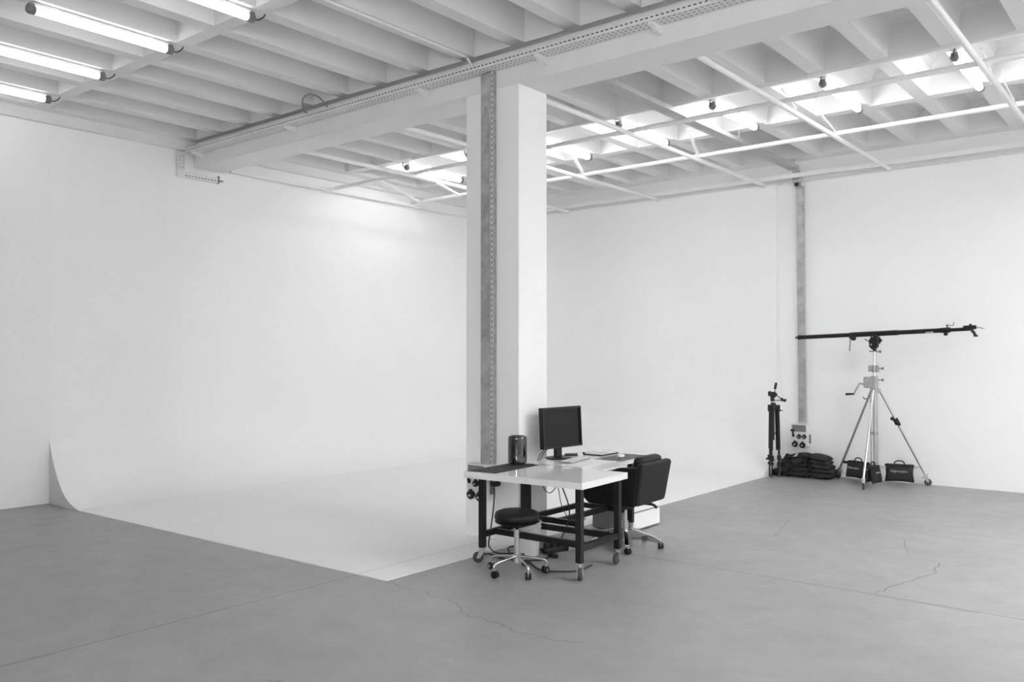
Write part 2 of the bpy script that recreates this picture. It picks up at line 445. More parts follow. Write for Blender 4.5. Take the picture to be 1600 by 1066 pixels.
# ------------------------------------------------------------------ cable trays and trunking
def tray_front():
    t = thing('cable_tray', 'long white perforated cable tray running along the cross beam', 'cable tray', (-4, 5.98, 4.37))
    T = TR((4, -5.98, -4.37))
    z0, z1, y0, y1 = 4.372, 4.425, 5.90, 6.055
    xa, xb = -10.36, XR-.02
    b = MB(T)
    b.sheet((xa, y0, z0), (xb, y0, z0), (0, 0, z1-z0))
    b.sheet((xa, y1, z0), (xb, y1, z0), (0, 0, z1-z0))
    b.m = 1; b.sheet((xa, y0, z0), (xb, y0, z0), (0, y1-y0, 0))
    b.build('perforated_channel', [TRAY, TRAYB], t, smooth=0)
    b = MB(T)
    for i in range(10):
        yy = 5.914+.0148*i
        b.tube([(xa+.05, yy, z0+.012), (-8, yy+.003, z0+.013), (-6, yy-.002, z0+.012), (-3, yy+.003, z0+.012), (xb, yy, z0+.012)], .009, 6)
    for yy in (5.915, 5.932, 5.95): b.tube([(xa+.05, yy, z0+.030), (-8, yy+.003, z0+.030), (-6, yy-.001, z0+.031), (-3, yy+.003, z0+.030), (xb, yy, z0+.030)], .010, 6)
    b.build('cable_bundle', DARKC, t)
    for x in (-10.2, -8.2, -6.04, -4.55, -3.40, -1.7, 0):
        b = MB(T); b.box((x, 5.985, z0-.012), (.045, .15, .022)); b.prism([(-.075, 0), (.075, 0), (.075, -.05)], .04, TR((x, 5.985, z0-.022)) @ RZ(pi/2) @ RX(pi/2)); b.build('bracket', PIPE, t, smooth=0)
tray_front()
def tray_drop():
    t = thing('cable_tray', 'short white perforated tray stepping down the left wall under the beam end', 'cable tray', (-10.36, 5.95, 4.2))
    T = TR((10.36, -5.95, -4.2)); x0 = XL+.002; x1 = XL+.06
    b = MB(T)
    b.sheet((x1, 5.80, 4.06), (x1, 5.80, 4.37), (0, .10, 0)); b.sheet((x0, 5.80, 4.06), (x0, 5.80, 4.37), (x1-x0, 0, 0))
    b.sheet((x0, 5.90, 4.14), (x0, 5.90, 4.37), (x1-x0, 0, 0))
    b.sheet((x1, 5.80, 4.05), (x1, 6.40, 4.05), (0, 0, .085)); b.sheet((x0, 5.80, 4.05), (x0, 6.40, 4.05), (x1-x0, 0, 0))
    b.build('perforated_channel', TRAY, t, smooth=0)
    b = MB(T)
    for i in range(3): b.tube([(x0+.016+.014*i, 5.83+.02*i, 4.36), (x0+.016+.014*i, 5.83+.02*i, 4.12), (x0+.016+.014*i, 5.9, 4.085), (x0+.016+.014*i, 6.43+.02*i, 4.085)], .006, 6)
    b.build('cable_bundle', DARKC, t)
    MB(T).box(((x0+x1)/2+.003, 5.85, 4.095), (x1-x0, .102, .092)).build('elbow', PIPE, t, smooth=0)
    MB(T).box((x1-.01, 6.39, 4.092), (.05, .012, .10)).build('end_bracket', CAP, t, smooth=0)
tray_drop()
def tray_rear():
    t = thing('cable_tray', 'grey perforated cable tray crossing the rear ceiling bay towards the far wall', 'cable tray', (-4.57, 9.2, 4.41))
    T = TR((4.57, -9.2, -4.41)); xa, xb, z0 = -4.65, -4.50, 4.395
    b = MB(T)
    b.sheet((xa, 6.50, z0), (xa, 12.05, z0), (xb-xa, 0, 0)); b.sheet((xa, 6.50, z0), (xa, 12.05, z0), (0, 0, .05)); b.sheet((xb, 6.50, z0), (xb, 12.05, z0), (0, 0, .05))
    b.build('perforated_channel', TRAYG, t, smooth=0)
    b = MB(T)
    for i in range(3): b.tube([(xa+.04+.03*i, 6.52, z0+.01), (xa+.045+.03*i, 9, z0+.01), (xa+.04+.03*i, 12.0, z0+.01)], .008, 6)
    b.build('cable_bundle', GPLAST, t)
    for y in (7.0, 8.52, 10.04, 11.95):
        for x in (xa+.01, xb-.01): MB(T).cyl((x, y, z0), (x, y, ZR), .004, n=6).build('hanger_rod', PIPE, t)
tray_rear()
def trunking_column():
    t = thing('cable_trunking', 'weathered galvanised trunking running down the front of the white column', 'cable trunking', (-5.2, 6.03, .7))
    T = TR((5.2, -6.03, -.7))
    MB(T).box((-5.218, 6.030, 2.53), (.115, .056, 3.66), .003).build('cover', GALV, t, smooth=30)
    b = MB(T)
    b.prism([(-.052, -1.8), (.052, -1.8), (.052, .30), (.012, .42), (-.01, .42), (-.052, .28)], .003, TR((-5.218, 5.9995, 3.63)) @ RX(pi/2))
    b.build('worn_cover_plate', GALVL, t, smooth=0)
    b = MB(T); b.sheet((-5.158, 6.006, .70), (-5.158, 6.006, 4.372), (.03, 0, 0)); b.m = 1; b.sheet((-5.128, 6.006, .70), (-5.128, 6.006, 4.372), (0, .05, 0))
    b.build('slotted_edge', [EDGE, GALVL], t, smooth=0)
    MB(T).box((-5.143, 6.03, 2.53), (.026, .03, 3.66)).build('inner_cable', DARKC, t, smooth=0)
trunking_column()
def trunking_far():
    t = thing('cable_trunking', 'narrow galvanised trunking running down the far wall to the socket box', 'cable trunking', (-4.55, 12.25, .75))
    T = TR((4.55, -12.25, -.75))
    MB(T).bar((-4.563, 12.24, 4.18), (-4.548, 12.24, .745), .105, .05, (0, -1, 0), .003).build('cover', GALV, t, smooth=30)
    b = MB(T); b.sheet((-4.503, 12.225, 4.19), (-4.488, 12.225, .75), (.022, 0, 0)); b.build('slotted_edge', EDGE, t, smooth=0)
    b = MB(T); b.box((-4.575, 12.13, 4.31), (.105, .05, .17), .003); b.bar((-4.575, 12.13, 4.25), (-4.575, 12.22, 4.15), .09, .012)
    b.build('top_bend', GALV, t, smooth=30)
    MB(T).box((-4.58, 12.145, 4.195), (.05, .05, .05), .01).build('cable_bundle', DARKC, t)
trunking_far()
def conduit():
    t = thing('ceiling_conduit', 'thin white conduit fixed under the rear cross rib feeding the lamps', 'conduit', (-4, 8.47, 4.51))
    T = TR((4, -8.47, -4.51)); b = MB(T)
    b.box((-2.3, 8.475, ZR-.016), (12.9, .045, .03)); b.build('channel', PIPE, t, smooth=0)
    for x in (-8, -6.5, -5.1, -3.6, -2.1, -.6): MB(T).box((x, 8.475, ZR-.016), (.03, .052, .036)).build('clip', PIPE, t, smooth=0)
conduit()
tag(MB().tube([(-7.79, 5.94, 4.41), (-7.79, 5.86, 4.47), (-7.72, 5.80, 4.545), (-7.60, 5.78, 4.575), (-7.50, 5.82, 4.55), (-7.45, 5.88, 4.48), (-7.44, 5.94, 4.41)], .008, 8, 6).build('loose_cable', GPLAST),
    'grey loop of loose cable arching above the beam tray', 'cable')
tag(MB().tube([(-5.36, 4.12, ZR-.012), (-5.36, 5.0, ZR-.012), (-5.36, 5.90, ZR-.012), (-5.34, 5.95, 4.44)], .012, 8).build('rib_conduit', PIPE),
    'slim white conduit along a rib, meeting the tray just above the column', 'conduit')

# ------------------------------------------------------------------ fluorescent lamps
LZ = 4.465
def make_lamp(name, label, group, cable_far):
    t = thing(name, label, 'lamp', (0, 0, LZ), 0, group)
    b = MB(); b.lathe([(0, -.56), (.027, -.56), (.033, -.545), (.033, .545), (.027, .56), (0, .56)], axis=(0, 1, 0), n=20); b.build('diffuser', TUBEF if cable_far else TUBER, t)
    b = MB(); b.box((0, 0, .045), (.045, 1.14, .02)); b.box((0, -.4, .055), (.03, .05, .02)); b.box((0, .4, .055), (.03, .05, .02)); b.build('mounting_rail', PIPE, t, smooth=0)
    for s in (-1, 1):
        b = MB(); b.lathe([(0, 0), (.034, 0), (.038, .008), (.038, .05), (.030, .062), (0, .062)], (0, s*.553, 0), 16, (0, s, 0))
        b.box((0, s*.585, .02), (.06, .045, .05), .008); b.build('end_cap', CAP, t)
    s = 1 if cable_far else -1
    b = MB(); b.tube([(0, s*.60, 0), (.0, s*.65, .0), (.02, s*.69, .03), (.03, s*.70, .055)], .006, 6, 5); b.build('lead', DARKC, t)
    return t
ordn = ['first', 'second', 'third', 'fourth', 'fifth', 'sixth', 'seventh', 'eighth', 'ninth', 'tenth', 'eleventh', 'twelfth']
GF, GR = 'lit tubes in the near ceiling bay', 'lit tubes in the rear ceiling bay'
lf = None
for i, k in enumerate((12, 10, 8, 6)):
    x = ribx(k)+RIBW/2; lab = 'lit fluorescent tube before the beam, %s from the left wall' % ordn[i]
    y = (3.32, 3.335, 3.375, 3.41)[i]
    if lf is None: lf = make_lamp('fluorescent_lamp', lab, GF, True); lf.location = (x, y, LZ)
    else: dup(lf, (x, y, LZ), label=lab)
lr = None
for i, k in enumerate((11, 9, 7, 5, 3, 1, -1)):
    x = ribx(k)+RIBW/2; lab = 'lit fluorescent tube over the overhead pipe grid, %s from the left' % ordn[i]
    if lr is None: lr = make_lamp('fluorescent_lamp', lab, GR, False); lr.location = (x, 9.23, LZ)
    else: dup(lr, (x, 9.23, LZ), label=lab)
#EXTRA_LAMPS

# ------------------------------------------------------------------ overhead pipe grid
def grid():
    t = thing('overhead_pipe_grid', 'white welded pipe grid hanging under the rear ceiling bay', 'pipe grid', (-4, 9.2, 4.25))
    T = TR((4, -9.2, -4.25))
    zr, za, r = 4.295, 4.245, .027
    for y in (8.41, 10.02): MB(T).cyl((-10.36, y, zr), (XR-.02, y, zr), r, n=14).build('rail', PIPE, t)
    MB(T).box(((XL+XR)/2, 11.98, 4.295), (XR-XL-.1, .05, .06), .004).build('wall_rail', PIPE, t, smooth=30)
    MB(T).box((XL+.09, 9.25, 4.235), (.05, 5.4, .05), .004).build('wall_rail', PIPE, t, smooth=30)
    ax = (-8.62, -6.85, -5.06, -3.30, -1.49, .3, 2.1)
    for x in ax:
        MB(T).cyl((x, 6.49, za), (x, 12.10, za), r, n=14).build('cross_pipe', PIPE, t)
        MB(T).box((x, 12.115, za+.01), (.07, .012, .11)).build('end_plate', PIPE, t, smooth=0)
    for i, x in enumerate(ax):
        if i < 3: MB(T).bar((x, 10.02, zr), (x+.10, 9.55, ZR), .035, .035).build('brace', PIPE, t, smooth=0)
        else:
            MB(T).cyl((x, 10.02, zr), (x-.03, 9.55, 4.44), .008, n=8).cyl((x-.03, 9.55, 4.44), (x-.03, 9.50, ZR), .003, n=6).build('brace', PIPE, t)
            MB(T).cyl((x, 8.75, zr), (x-.03, 8.45, 4.44), .008, n=8).build('brace', PIPE, t)
    for x in (-10.1, -9.2): MB(T).bar((x-.1, 9.1, ZR), (x, 9.95, zr-.02), .03, .03).build('brace', PIPE, t, smooth=0)
grid()

# ------------------------------------------------------------------ socket boxes
def socket_box(label, loc, big=True):
    t = thing('socket_box', label, 'socket box', loc)
    # local: x right, z up, front faces -y; back at y=0
    W, H, D = .25, .33, .11
    b = MB(); b.box((0, -D/2, H/2), (W, D, H), .012); b.box((0, -D+.002, H-.065), (W*.94, .012, .125), .004); b.build('housing', WPLAST, t, smooth=30)
    b = MB(); b.box((-.005, -D-.004, H-.062), (W*.80, .008, .095), .003); b.build('breaker_window', WINDOWM, t, smooth=30)
    def plug(x, z, r, name='socket'):
        p = MB(); p.lathe([(0, .03), (r*.62, .03), (r*.70, .036), (r, .03), (r*1.02, 0), (0, 0)], (x, -D, z), 20, (0, -1, -.25)); p.box((x, -D-.02, z+r*.95), (r*.5, .03, r*.5), .004)
        o = p.build(name, PLASTIC, t)
        MB().box((x, -D-.037, z-.008), (r*.7, .003, r*.45), rot=RX(-.24)).build('rating_plate', TEXTM, o, smooth=0)
    plug(-.06, .045, .041); plug(.05, .035, .041)
    for x in (0., .075): plug(x, .155, .030)
    b = MB(); b.ball((-.085, -D-.012, .165), .02, (1, .7, 1.1)); b.bar((-.085, -D-.02, .17), (-.085, -D-.02, .235), .018, .02); b.ball((-.09, -D-.03, .24), .03, (1.1, .6, .6)); b.build('padlock', PLASTIC, t)
    b = MB(); b.box((W/2+.006, -.045, .12), (.014, .05, .13), .004); b.build('side_socket', CAP, t, smooth=30)
    return t
socket_box('white socket box on the far wall above the sandbag stack', (-4.565, 12.268, .395))
sb = socket_box('white socket box on the column front, behind the near table leg', (-5.275, 6.058, .37))
b = MB(); b.box((.175, -.05, .20), (.09, .06, .13), .012); b.box((.19, -.085, .16), (.05, .05, .05), .01); b.build('side_plug', PLASTIC, sb)
tag(MB().tube([(-5.08, 5.97, .50), (-5.06, 5.95, .44), (-5.06, 5.93, .28), (-5.05, 5.88, .10), (-4.98, 5.78, .012), (-4.75, 5.62, .010), (-4.62, 5.70, .010)], .007, 8, 6).build('power_cable', DARKC),
    'black power cable dropping from the column socket box behind the stool', 'cable')

# ------------------------------------------------------------------ tables
def table_caster(ang, M, brake=True):
    """swivel caster, wheel contact at z=0, top plate at z=.125"""
    b = MB(M @ RZ(ang)); off = .035
    b.m = 0
    b.box((0, 0, .121), (.055, .055, .008)); b.cyl((0, 0, .100), (0, 0, .118), .024, n=16)
    for s in (-1, 1):
        b.prism([(-.026, .105), (.026, .105), (off+.014, .04), (off-.014, .04)], .004, TR((0, s*.021, 0)) @ RX(pi/2))
    b.box((.004, 0, .100), (.056, .046, .006)); b.cyl((off, -.026, .045), (off, .026, .045), .008, n=10)
    if brake: b.box((-.038, 0, .088), (.03, .03, .016), .004)
    b.m = 1
    b.lathe([(.012, -.016), (.036, -.016), (.044, -.010), (.045, 0), (.044, .010), (.036, .016), (.012, .016)], (off, 0, .045), 24, (0, 1, 0))
    return b
def table(name, label, loc, rz, W, D, zt, th, xl, yl, stretch, yfar=None, angs=(-2.5, -.95, 2.0, -1.45), xr=None):
    """W along x, D along y, origin at near-left corner on the floor"""
    t = thing(name, label, 'table', loc, rz)
    MB().box((W/2, D/2, zt-th/2), (W, D, th), .002).build('tabletop', TOP, t, smooth=30)
    zl = zt-th; yf = D-yl if yfar is None else yfar; xr = xl if xr is None else xr
    for i, (x, y) in enumerate(((xl, yl), (W-xr, yl), (xl, yf), (W-xr, yf))):
        lg = MB().box((x, y, (zl+.125)/2), (.048, .048, zl-.125), .0015, seg=1).build('leg', BLACK, t, smooth=0)
        table_caster(angs[i], TR((x, y, 0))).build('caster', [ALU, RUBBER], lg)
    for p, q in stretch: MB().bar((*p, .232), (*q, .232), .038, .048).build('stretcher', BLACK, t, smooth=0)
    return t
xl = .062; W1, D1 = 1.14, .735
table('work_table', 'white gloss table nearest the camera, on black wheeled legs', (-4.795, 5.245, 0), math.radians(4), W1, D1, .745, .052, .148, xl,
      [((.148, xl), (.148, D1-xl)), ((W1-xl, xl), (W1-xl, D1-xl)), ((.148, .24), (W1-xl, .18)), ((.148, D1-.10), (W1-xl, D1-.11))], xr=xl)
W2, D2 = .66, 1.31
table('work_table', 'white gloss table under the monitor, set endwise behind the nearer table', (-4.838, 6.062, 0), math.radians(1.6), W2, D2, .745, .052, .03, .06,
      [((.03, .06), (.03, .94)), ((.03, .10), (W2-.06, .10)), ((.03, .94), (W2-.06, .94)), ((.34, .10), (.34, .94))], .94, (2.6, -.9, -2.2, -1.2), .06)
ZT = .745
# ------------------------------------------------------------------ things on the tables
tag(MB().box((0, 0, .0015), (.285, .655, .003), .001).build('desk_mat', MATD, loc=(-4.672, 5.625, ZT), smooth=0), 'dark grey desk mat under the cylindrical computer', 'desk mat').rotation_euler = (0, 0, math.radians(4))
tag(MB().box((0, 0, .001), (.262, .555, .002), .0008).build('mouse_mat', MATG, loc=(-4.305, 6.935, ZT), smooth=0), 'mid grey mat under the mouse at the table edge', 'mouse mat').rotation_euler = (0, 0, math.radians(1.5))
def computer():
    t = thing('cylinder_computer', 'dark mirror-finish cylindrical desktop computer on the dark mat', 'computer', (-4.738, 5.885, ZT+.003))
    MB().lathe([(0, 0), (.070, 0), (.074, .004), (.074, .012), (0, .012)], n=40).build('foot', PLASTIC, t)
    MB().lathe([(.072, .012), (.0825, .016), (.0835, .03), (.0835, .228), (.081, .240), (.074, .249), (.066, .251), (.060, .247), (.056, .235)], n=56).build('shell', MACM, t, smooth=60)
    MB().lathe([(.0575, .236), (.02, .232), (0, .232)], n=40).build('fan_well', PLASTIC, t)
    b = MB(); b.box((-.03, .084, .10), (.06, .01, .13), .004); b.build('port_panel', PLASTIC, t)
computer()
def monitor():
    # local: screen faces -y, origin on the table under the stand
    t = thing('computer_monitor', 'black monitor with a dark screen on a round stand', 'monitor', (-4.715, 6.475, ZT), math.radians(86))
    b = MB(); b.lathe([(0, 0), (.118, 0), (.122, .004), (.120, .012), (.09, .018), (0, .018)], n=44); b.build('stand_base', PLASTIC, t)
    b = MB(); b.box((0, .012, .08), (.085, .035, .14), .006); b.box((0, .028, .20), (.085, .03, .22), .006); b.build('stand_neck', PLASTIC, t, smooth=30)
    R = TR((0, -.03, .295)) @ RX(math.radians(-3))
    W, H, D, bz = .560, .378, .05, .018
    b = MB(R)
    b.box((0, .012, 0), (W, D-.016, H), .005); b.box((0, .045, 0), (W*.72, .04, H*.66), .014)
    for s in (-1, 1):
        b.box((s*(W/2-bz/2), -.012, 0), (bz, .02, H), .003); b.box((0, -.012, s*(H/2-bz/2)), (W-2*bz+.004, .02, bz), .003)
    b.build('casing', PLASTIC, t, smooth=30)
    MB(R).box((0, -.005, 0), (W-2*bz, .004, H-2*bz)).build('screen', SCREEN, t, smooth=0)
    for x in (-.02, .02):
        MB().tube([(x, .03, .16), (x-.04, .07, .12), (x-.12, .10, .05), (x-.17, .09, .012), (x-.26, .02, .007)], .0035, 6, 5).build('cable', DARKC, t)
monitor()
def keyboard():
    t = thing('keyboard', 'slim white keyboard lying in front of the monitor stand', 'keyboard', (-4.505, 6.44, ZT), math.radians(101))
    MB(RX(math.radians(2))).box((0, 0, .007), (.42, .125, .008), .003).build('case', ALU, t)
    b = MB(RX(math.radians(2)))
    for r in range(6):
        for c in range(19):
            if r == 0 and 4 <= c <= 8: continue
            b.box((-.198+c*.022, -.05+r*.0195, .0125), (.0185, .016 if r < 5 else .010, .004), .0012, seg=1)
    b.box((-.198+6*.022, -.05, .0125), (.105, .016, .004), .0012, seg=1)
    k = b.build('keys', WPLAST, t, smooth=0)
keyboard()
def mouse():
    t = thing('computer_mouse', 'low white mouse on the grey mat', 'mouse', (-4.30, 6.905, ZT+.002), math.radians(100))
    b = MB()
    b.ball((0, 0, .012), .055, (1.03, .54, .34), 24); b.build('shell', WPLAST, t)
    MB().ball((0, 0, .008), .054, (1.0, .53, .17), 20).build('base', PLASTIC, t)
mouse()
def tablet():
    t = thing('drawing_tablet', 'grey drawing tablet on the far end of the rear table', 'tablet', (-4.608, 7.025, ZT), math.radians(91))
    MB().box((0, 0, .006), (.31, .215, .011), .004).build('slab', PLASTIC, t)
    MB().box((0, 0, .0123), (.285, .195, .0014)).build('surface', mat('tablet_surface', .6, .5), t, smooth=0)
    b = MB(); b.cyl((-.15, .10, .012), (-.15, .10, .024), .012, n=14); b.build('pen_rest', PLASTIC, t)
tablet()
b = MB(); b.box((0, 0, .008), (.125, .10, .014), .004); o = b.build('card_reader', PLASTIC, loc=(-4.775, 6.76, ZT), smooth=30); o.rotation_euler = (0, 0, .6)
tag(o, 'small flat black box between the monitor stand and the tablet', 'card reader')
tag(MB().box((0, 0, .003), (.05, .018, .006), .002).build('usb_stick', PLASTIC, loc=(-4.62, 5.93, ZT+.003)), 'tiny dark stick on the corner of the dark mat', 'usb stick').rotation_euler = (0, 0, .3)

# ------------------------------------------------------------------ swivel stool
def small_caster(M, r=.025, mats=None):
    b = MB(M); b.m = 1
    for s in (-1, 1): b.lathe([(0, 0), (r*.9, 0), (r, .004), (r, .014), (r*.85, .018), (0, .018)], (.012, s*.004, r), 18, (0, s, 0))
    b.m = 0
    b.cyl((0, 0, r+.004), (0, 0, r*2+.016), .007, n=10); b.box((.006, 0, r*2-.002), (.030, .014, .010), .003); b.lathe([(r*.45, -.024), (r*.45, .024), (0, .024)], (.012, 0, r), 12, (0, 1, 0))
    return b
def stool():
    t = thing('swivel_stool', 'round black swivel stool on a chrome five-star base', 'stool', (-4.212, 5.225, 0))
    MB().lathe([(0, .405), (.150, .405), (.168, .415), (.178, .435), (.178, .455), (.168, .478), (.14, .490), (.07, .494), (0, .495)], n=44).build('seat', LEATHER, t, smooth=60)
    b = MB(); b.lathe([(0, .398), (.165, .398), (.174, .408), (.150, .414), (0, .414)], n=40); b.box((0, 0, .385), (.16, .16, .03), .004); b.build('seat_plate', PLASTIC, t)
    b = MB(); b.cyl((0, 0, .30), (0, 0, .39), .012, n=16); b.cyl((0, 0, .355), (0, 0, .39), .02, n=16); b.build('gas_lift', BLACK, t)
    b = MB(); b.cyl((0, 0, .145), (0, 0, .335), .024, n=22); b.cyl((0, 0, .335), (0, 0, .345), .028, n=22); b.cyl((0, 0, .085), (0, 0, .15), .026, .022, n=20); b.build('column', CHROME, t)
    for i in range(5):
        a = math.radians(-101+72*i+ (0 if i else 0)); c, s = math.cos(a), math.sin(a)
        l = MB().tube([(c*.02, s*.02, .135), (c*.10, s*.10, .122), (c*.19, s*.19, .110), (c*.225, s*.225, .095), (c*.232, s*.232, .06)], .0105, 10, 5).build('base_arm', CHROME, t)
        small_caster(TR((c*.232, s*.232, 0)) @ RZ(a+1.9+i), .029).build('caster', [CHROME, PLASTIC], l)
stool()

# ------------------------------------------------------------------ office chair (faces the rear table)
def chair():
    # local: +x is the back of the chair
    t = thing('office_chair', 'black leather tub office chair on a chrome five-star base', 'chair', (-4.06, 6.585, 0), math.radians(3))
    lean = math.radians(9)
    b = MB(); b.prism([(-.245, .40), (.245, .40), (.27, .42), (.288, .755), (.265, .778), (-.265, .778), (-.288, .755), (-.27, .42)], .06, TR((.262, 0, 0)) @ RY(math.radians(10)) @ TR((-.10, 0, 0)) @ Matrix(((0, 0, 1, 0), (1, 0, 0, 0), (0, 1, 0, 0), (0, 0, 0, 1))))
    bmesh.ops.bevel(b.bm, geom=b.bm.edges[:], offset=.022, segments=3, profile=.5, affect='EDGES')
    b.build('back_shell', LEATHER, t, smooth=50)
    for s in (-1, 1):
        b = MB(); b.prism([(.235, .402), (-.22, .402), (-.27, .44), (-.29, .56), (-.24, .60), (.08, .735), (.29, .758)], .055, TR((0, s*.235, 0)) @ RX(s*math.radians(-2)) @ Matrix(((1, 0, 0, 0), (0, 0, -1, 0), (0, 1, 0, 0), (0, 0, 0, 1))))
        bmesh.ops.bevel(b.bm, geom=b.bm.edges[:], offset=.018, segments=3, profile=.5, affect='EDGES')
        b.build('side_panel', LEATHER, t, smooth=50)
    b = MB(); b.box((-.03, 0, .455), (.50, .40, .10), .03, seg=3); b.build('seat_cushion', LEATHER, t, smooth=60)
    b = MB(); b.box((.20, 0, .63), (.10, .40, .40), .04, RY(math.radians(10)), 3); b.build('back_cushion', LEATHER, t, smooth=60)
    b = MB(); b.box((-.02, 0, .385), (.30, .22, .03), .006); b.box((-.02, 0, .36), (.14, .12, .05), .01); b.build('tilt_mechanism', PLASTIC, t)
    b = MB(); b.tube([(.06, .10, .375), (.16, .155, .372), (.20, .175, .36), (.22, .185, .335)], .013, 8, 4); b.build('lever', PLASTIC, t)
    b = MB(); b.cyl((0, 0, .20), (0, 0, .36), .018, n=18); b.cyl((0, 0, .13), (0, 0, .235), .028, n=22); b.cyl((0, 0, .07), (0, 0, .14), .035, .030, n=22); b.build('gas_column', CHROME, t)
    for i in range(5):
        a = math.radians(-59+72*i); c, s = math.cos(a), math.sin(a)
        b = MB(RZ(a)); b.prism([(.02, .160), (.10, .152), (.25, .112), (.335, .082), (.335, .052), (.28, .058), (.12, .075), (.02, .07)], .042, Matrix(((1, 0, 0, 0), (0, 0, -1, 0), (0, 1, 0, 0), (0, 0, 0, 1))))
        bmesh.ops.bevel(b.bm, geom=b.bm.edges[:], offset=.008, segments=2, profile=.5, affect='EDGES')
        l = b.build('base_arm', CHROME, t, smooth=50)
        small_caster(TR((c*.325, s*.325, 0)) @ RZ(a+.8+1.3*i), .028).build('caster', [CHROME, PLASTIC], l)
chair()

# ------------------------------------------------------------------ under the tables
def pedestal():
    t = thing('drawer_pedestal', 'low white pedestal cabinet under the rear table, behind the chair', 'cabinet', (-4.53, 7.37, 0))
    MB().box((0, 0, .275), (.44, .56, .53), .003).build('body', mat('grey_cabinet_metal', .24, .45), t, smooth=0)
    for z in (.10, .27, .44): MB().box((.222, 0, z), (.006, .545, .155), .001).build('drawer', WALL, t, smooth=0)
pedestal()
def bucket():
    t = thing('bucket', 'pale plastic bucket on the floor behind the stool', 'bucket', (-4.545, 5.78, 0))
    MB().lathe([(0, .006), (.092, .006), (.098, .0), (.101, .01), (.117, .225), (.117, .236), (.123, .238), (.123, .245), (.1165, .248), (.1165, .268), (.125, .270), (.126, .285), (.118, .288), (.113, .27), (.10, .03), (0, .02)], n=40).build('pail', BUCKET, t, smooth=40)
    MB().tube([(.12*math.cos(a), .12*math.sin(a), .262-.055*math.sin(max(0, a-0))*0 - .05*abs(math.sin(a))) for a in [pi+pi*i/14 for i in range(15)]], .0022, 6).build('handle', ALU, t)
bucket()
random.seed(11)
tag(MB().tube([(-4.86, 5.45, .010), (-4.80, 5.56, .010), (-4.60, 5.50, .010), (-4.42, 5.55, .010), (-4.30, 5.68, .010), (-4.38, 5.86, .010), (-4.62, 5.98, .010), (-4.78, 5.84, .022), (-4.60, 5.62, .024), (-4.36, 5.55, .010), (-4.12, 5.40, .010), (-3.97, 5.44, .010), (-3.86, 5.56, .010), (-3.88, 5.78, .010)], .007, 8, 7).build('extension_cable', DARKC),
    'black extension cable looping on the floor around the bucket', 'cable')
for i, (pts, lab) in enumerate((
    ([(-4.60, 6.03, .68), (-4.56, 6.02, .56), (-4.50, 6.03, .50), (-4.44, 6.05, .55), (-4.42, 6.08, .67)], 'thin black cable hanging in a loop under the table joint'),
    ([(-4.46, 6.10, .68), (-4.42, 6.12, .55), (-4.36, 6.13, .40), (-4.36, 6.14, .28), (-4.44, 6.16, .12), (-4.50, 6.15, .02)], 'thick black cable hanging down under the table joint to the floor'),
    ([(-4.50, 6.12, .68), (-4.47, 6.14, .50), (-4.44, 6.14, .38), (-4.38, 6.15, .28), (-4.28, 6.17, .16), (-4.20, 6.20, .02)], 'thin black cable crossing others under the rear table'))):
    tag(MB().tube(pts, (.004, .006, .0035)[i], 8, 7).build('hanging_cable', DARKC), lab, 'cable')
def power_strip():
    t = thing('power_strip', 'black multi-socket power strip on the floor under the tables', 'power strip', (-4.41, 6.0, 0), 1.25)
    MB().box((0, 0, .024), (.26, .06, .046), .008).build('body', PLASTIC, t)
    for x in (-.09, -.02, .05): MB().box((x, random.uniform(-.01, .01), .068), (.05, .045, .045), .01, RZ(random.uniform(-.4, .4))).build('plug', PLASTIC, t)
power_strip()
tag(MB().box((0, 0, .02), (.10, .05, .035), .012).build('power_adapter', PLASTIC, loc=(-4.30, 5.83, 0)), 'small black power adapter beside the floor cables', 'adapter').rotation_euler = (0, 0, -.5)

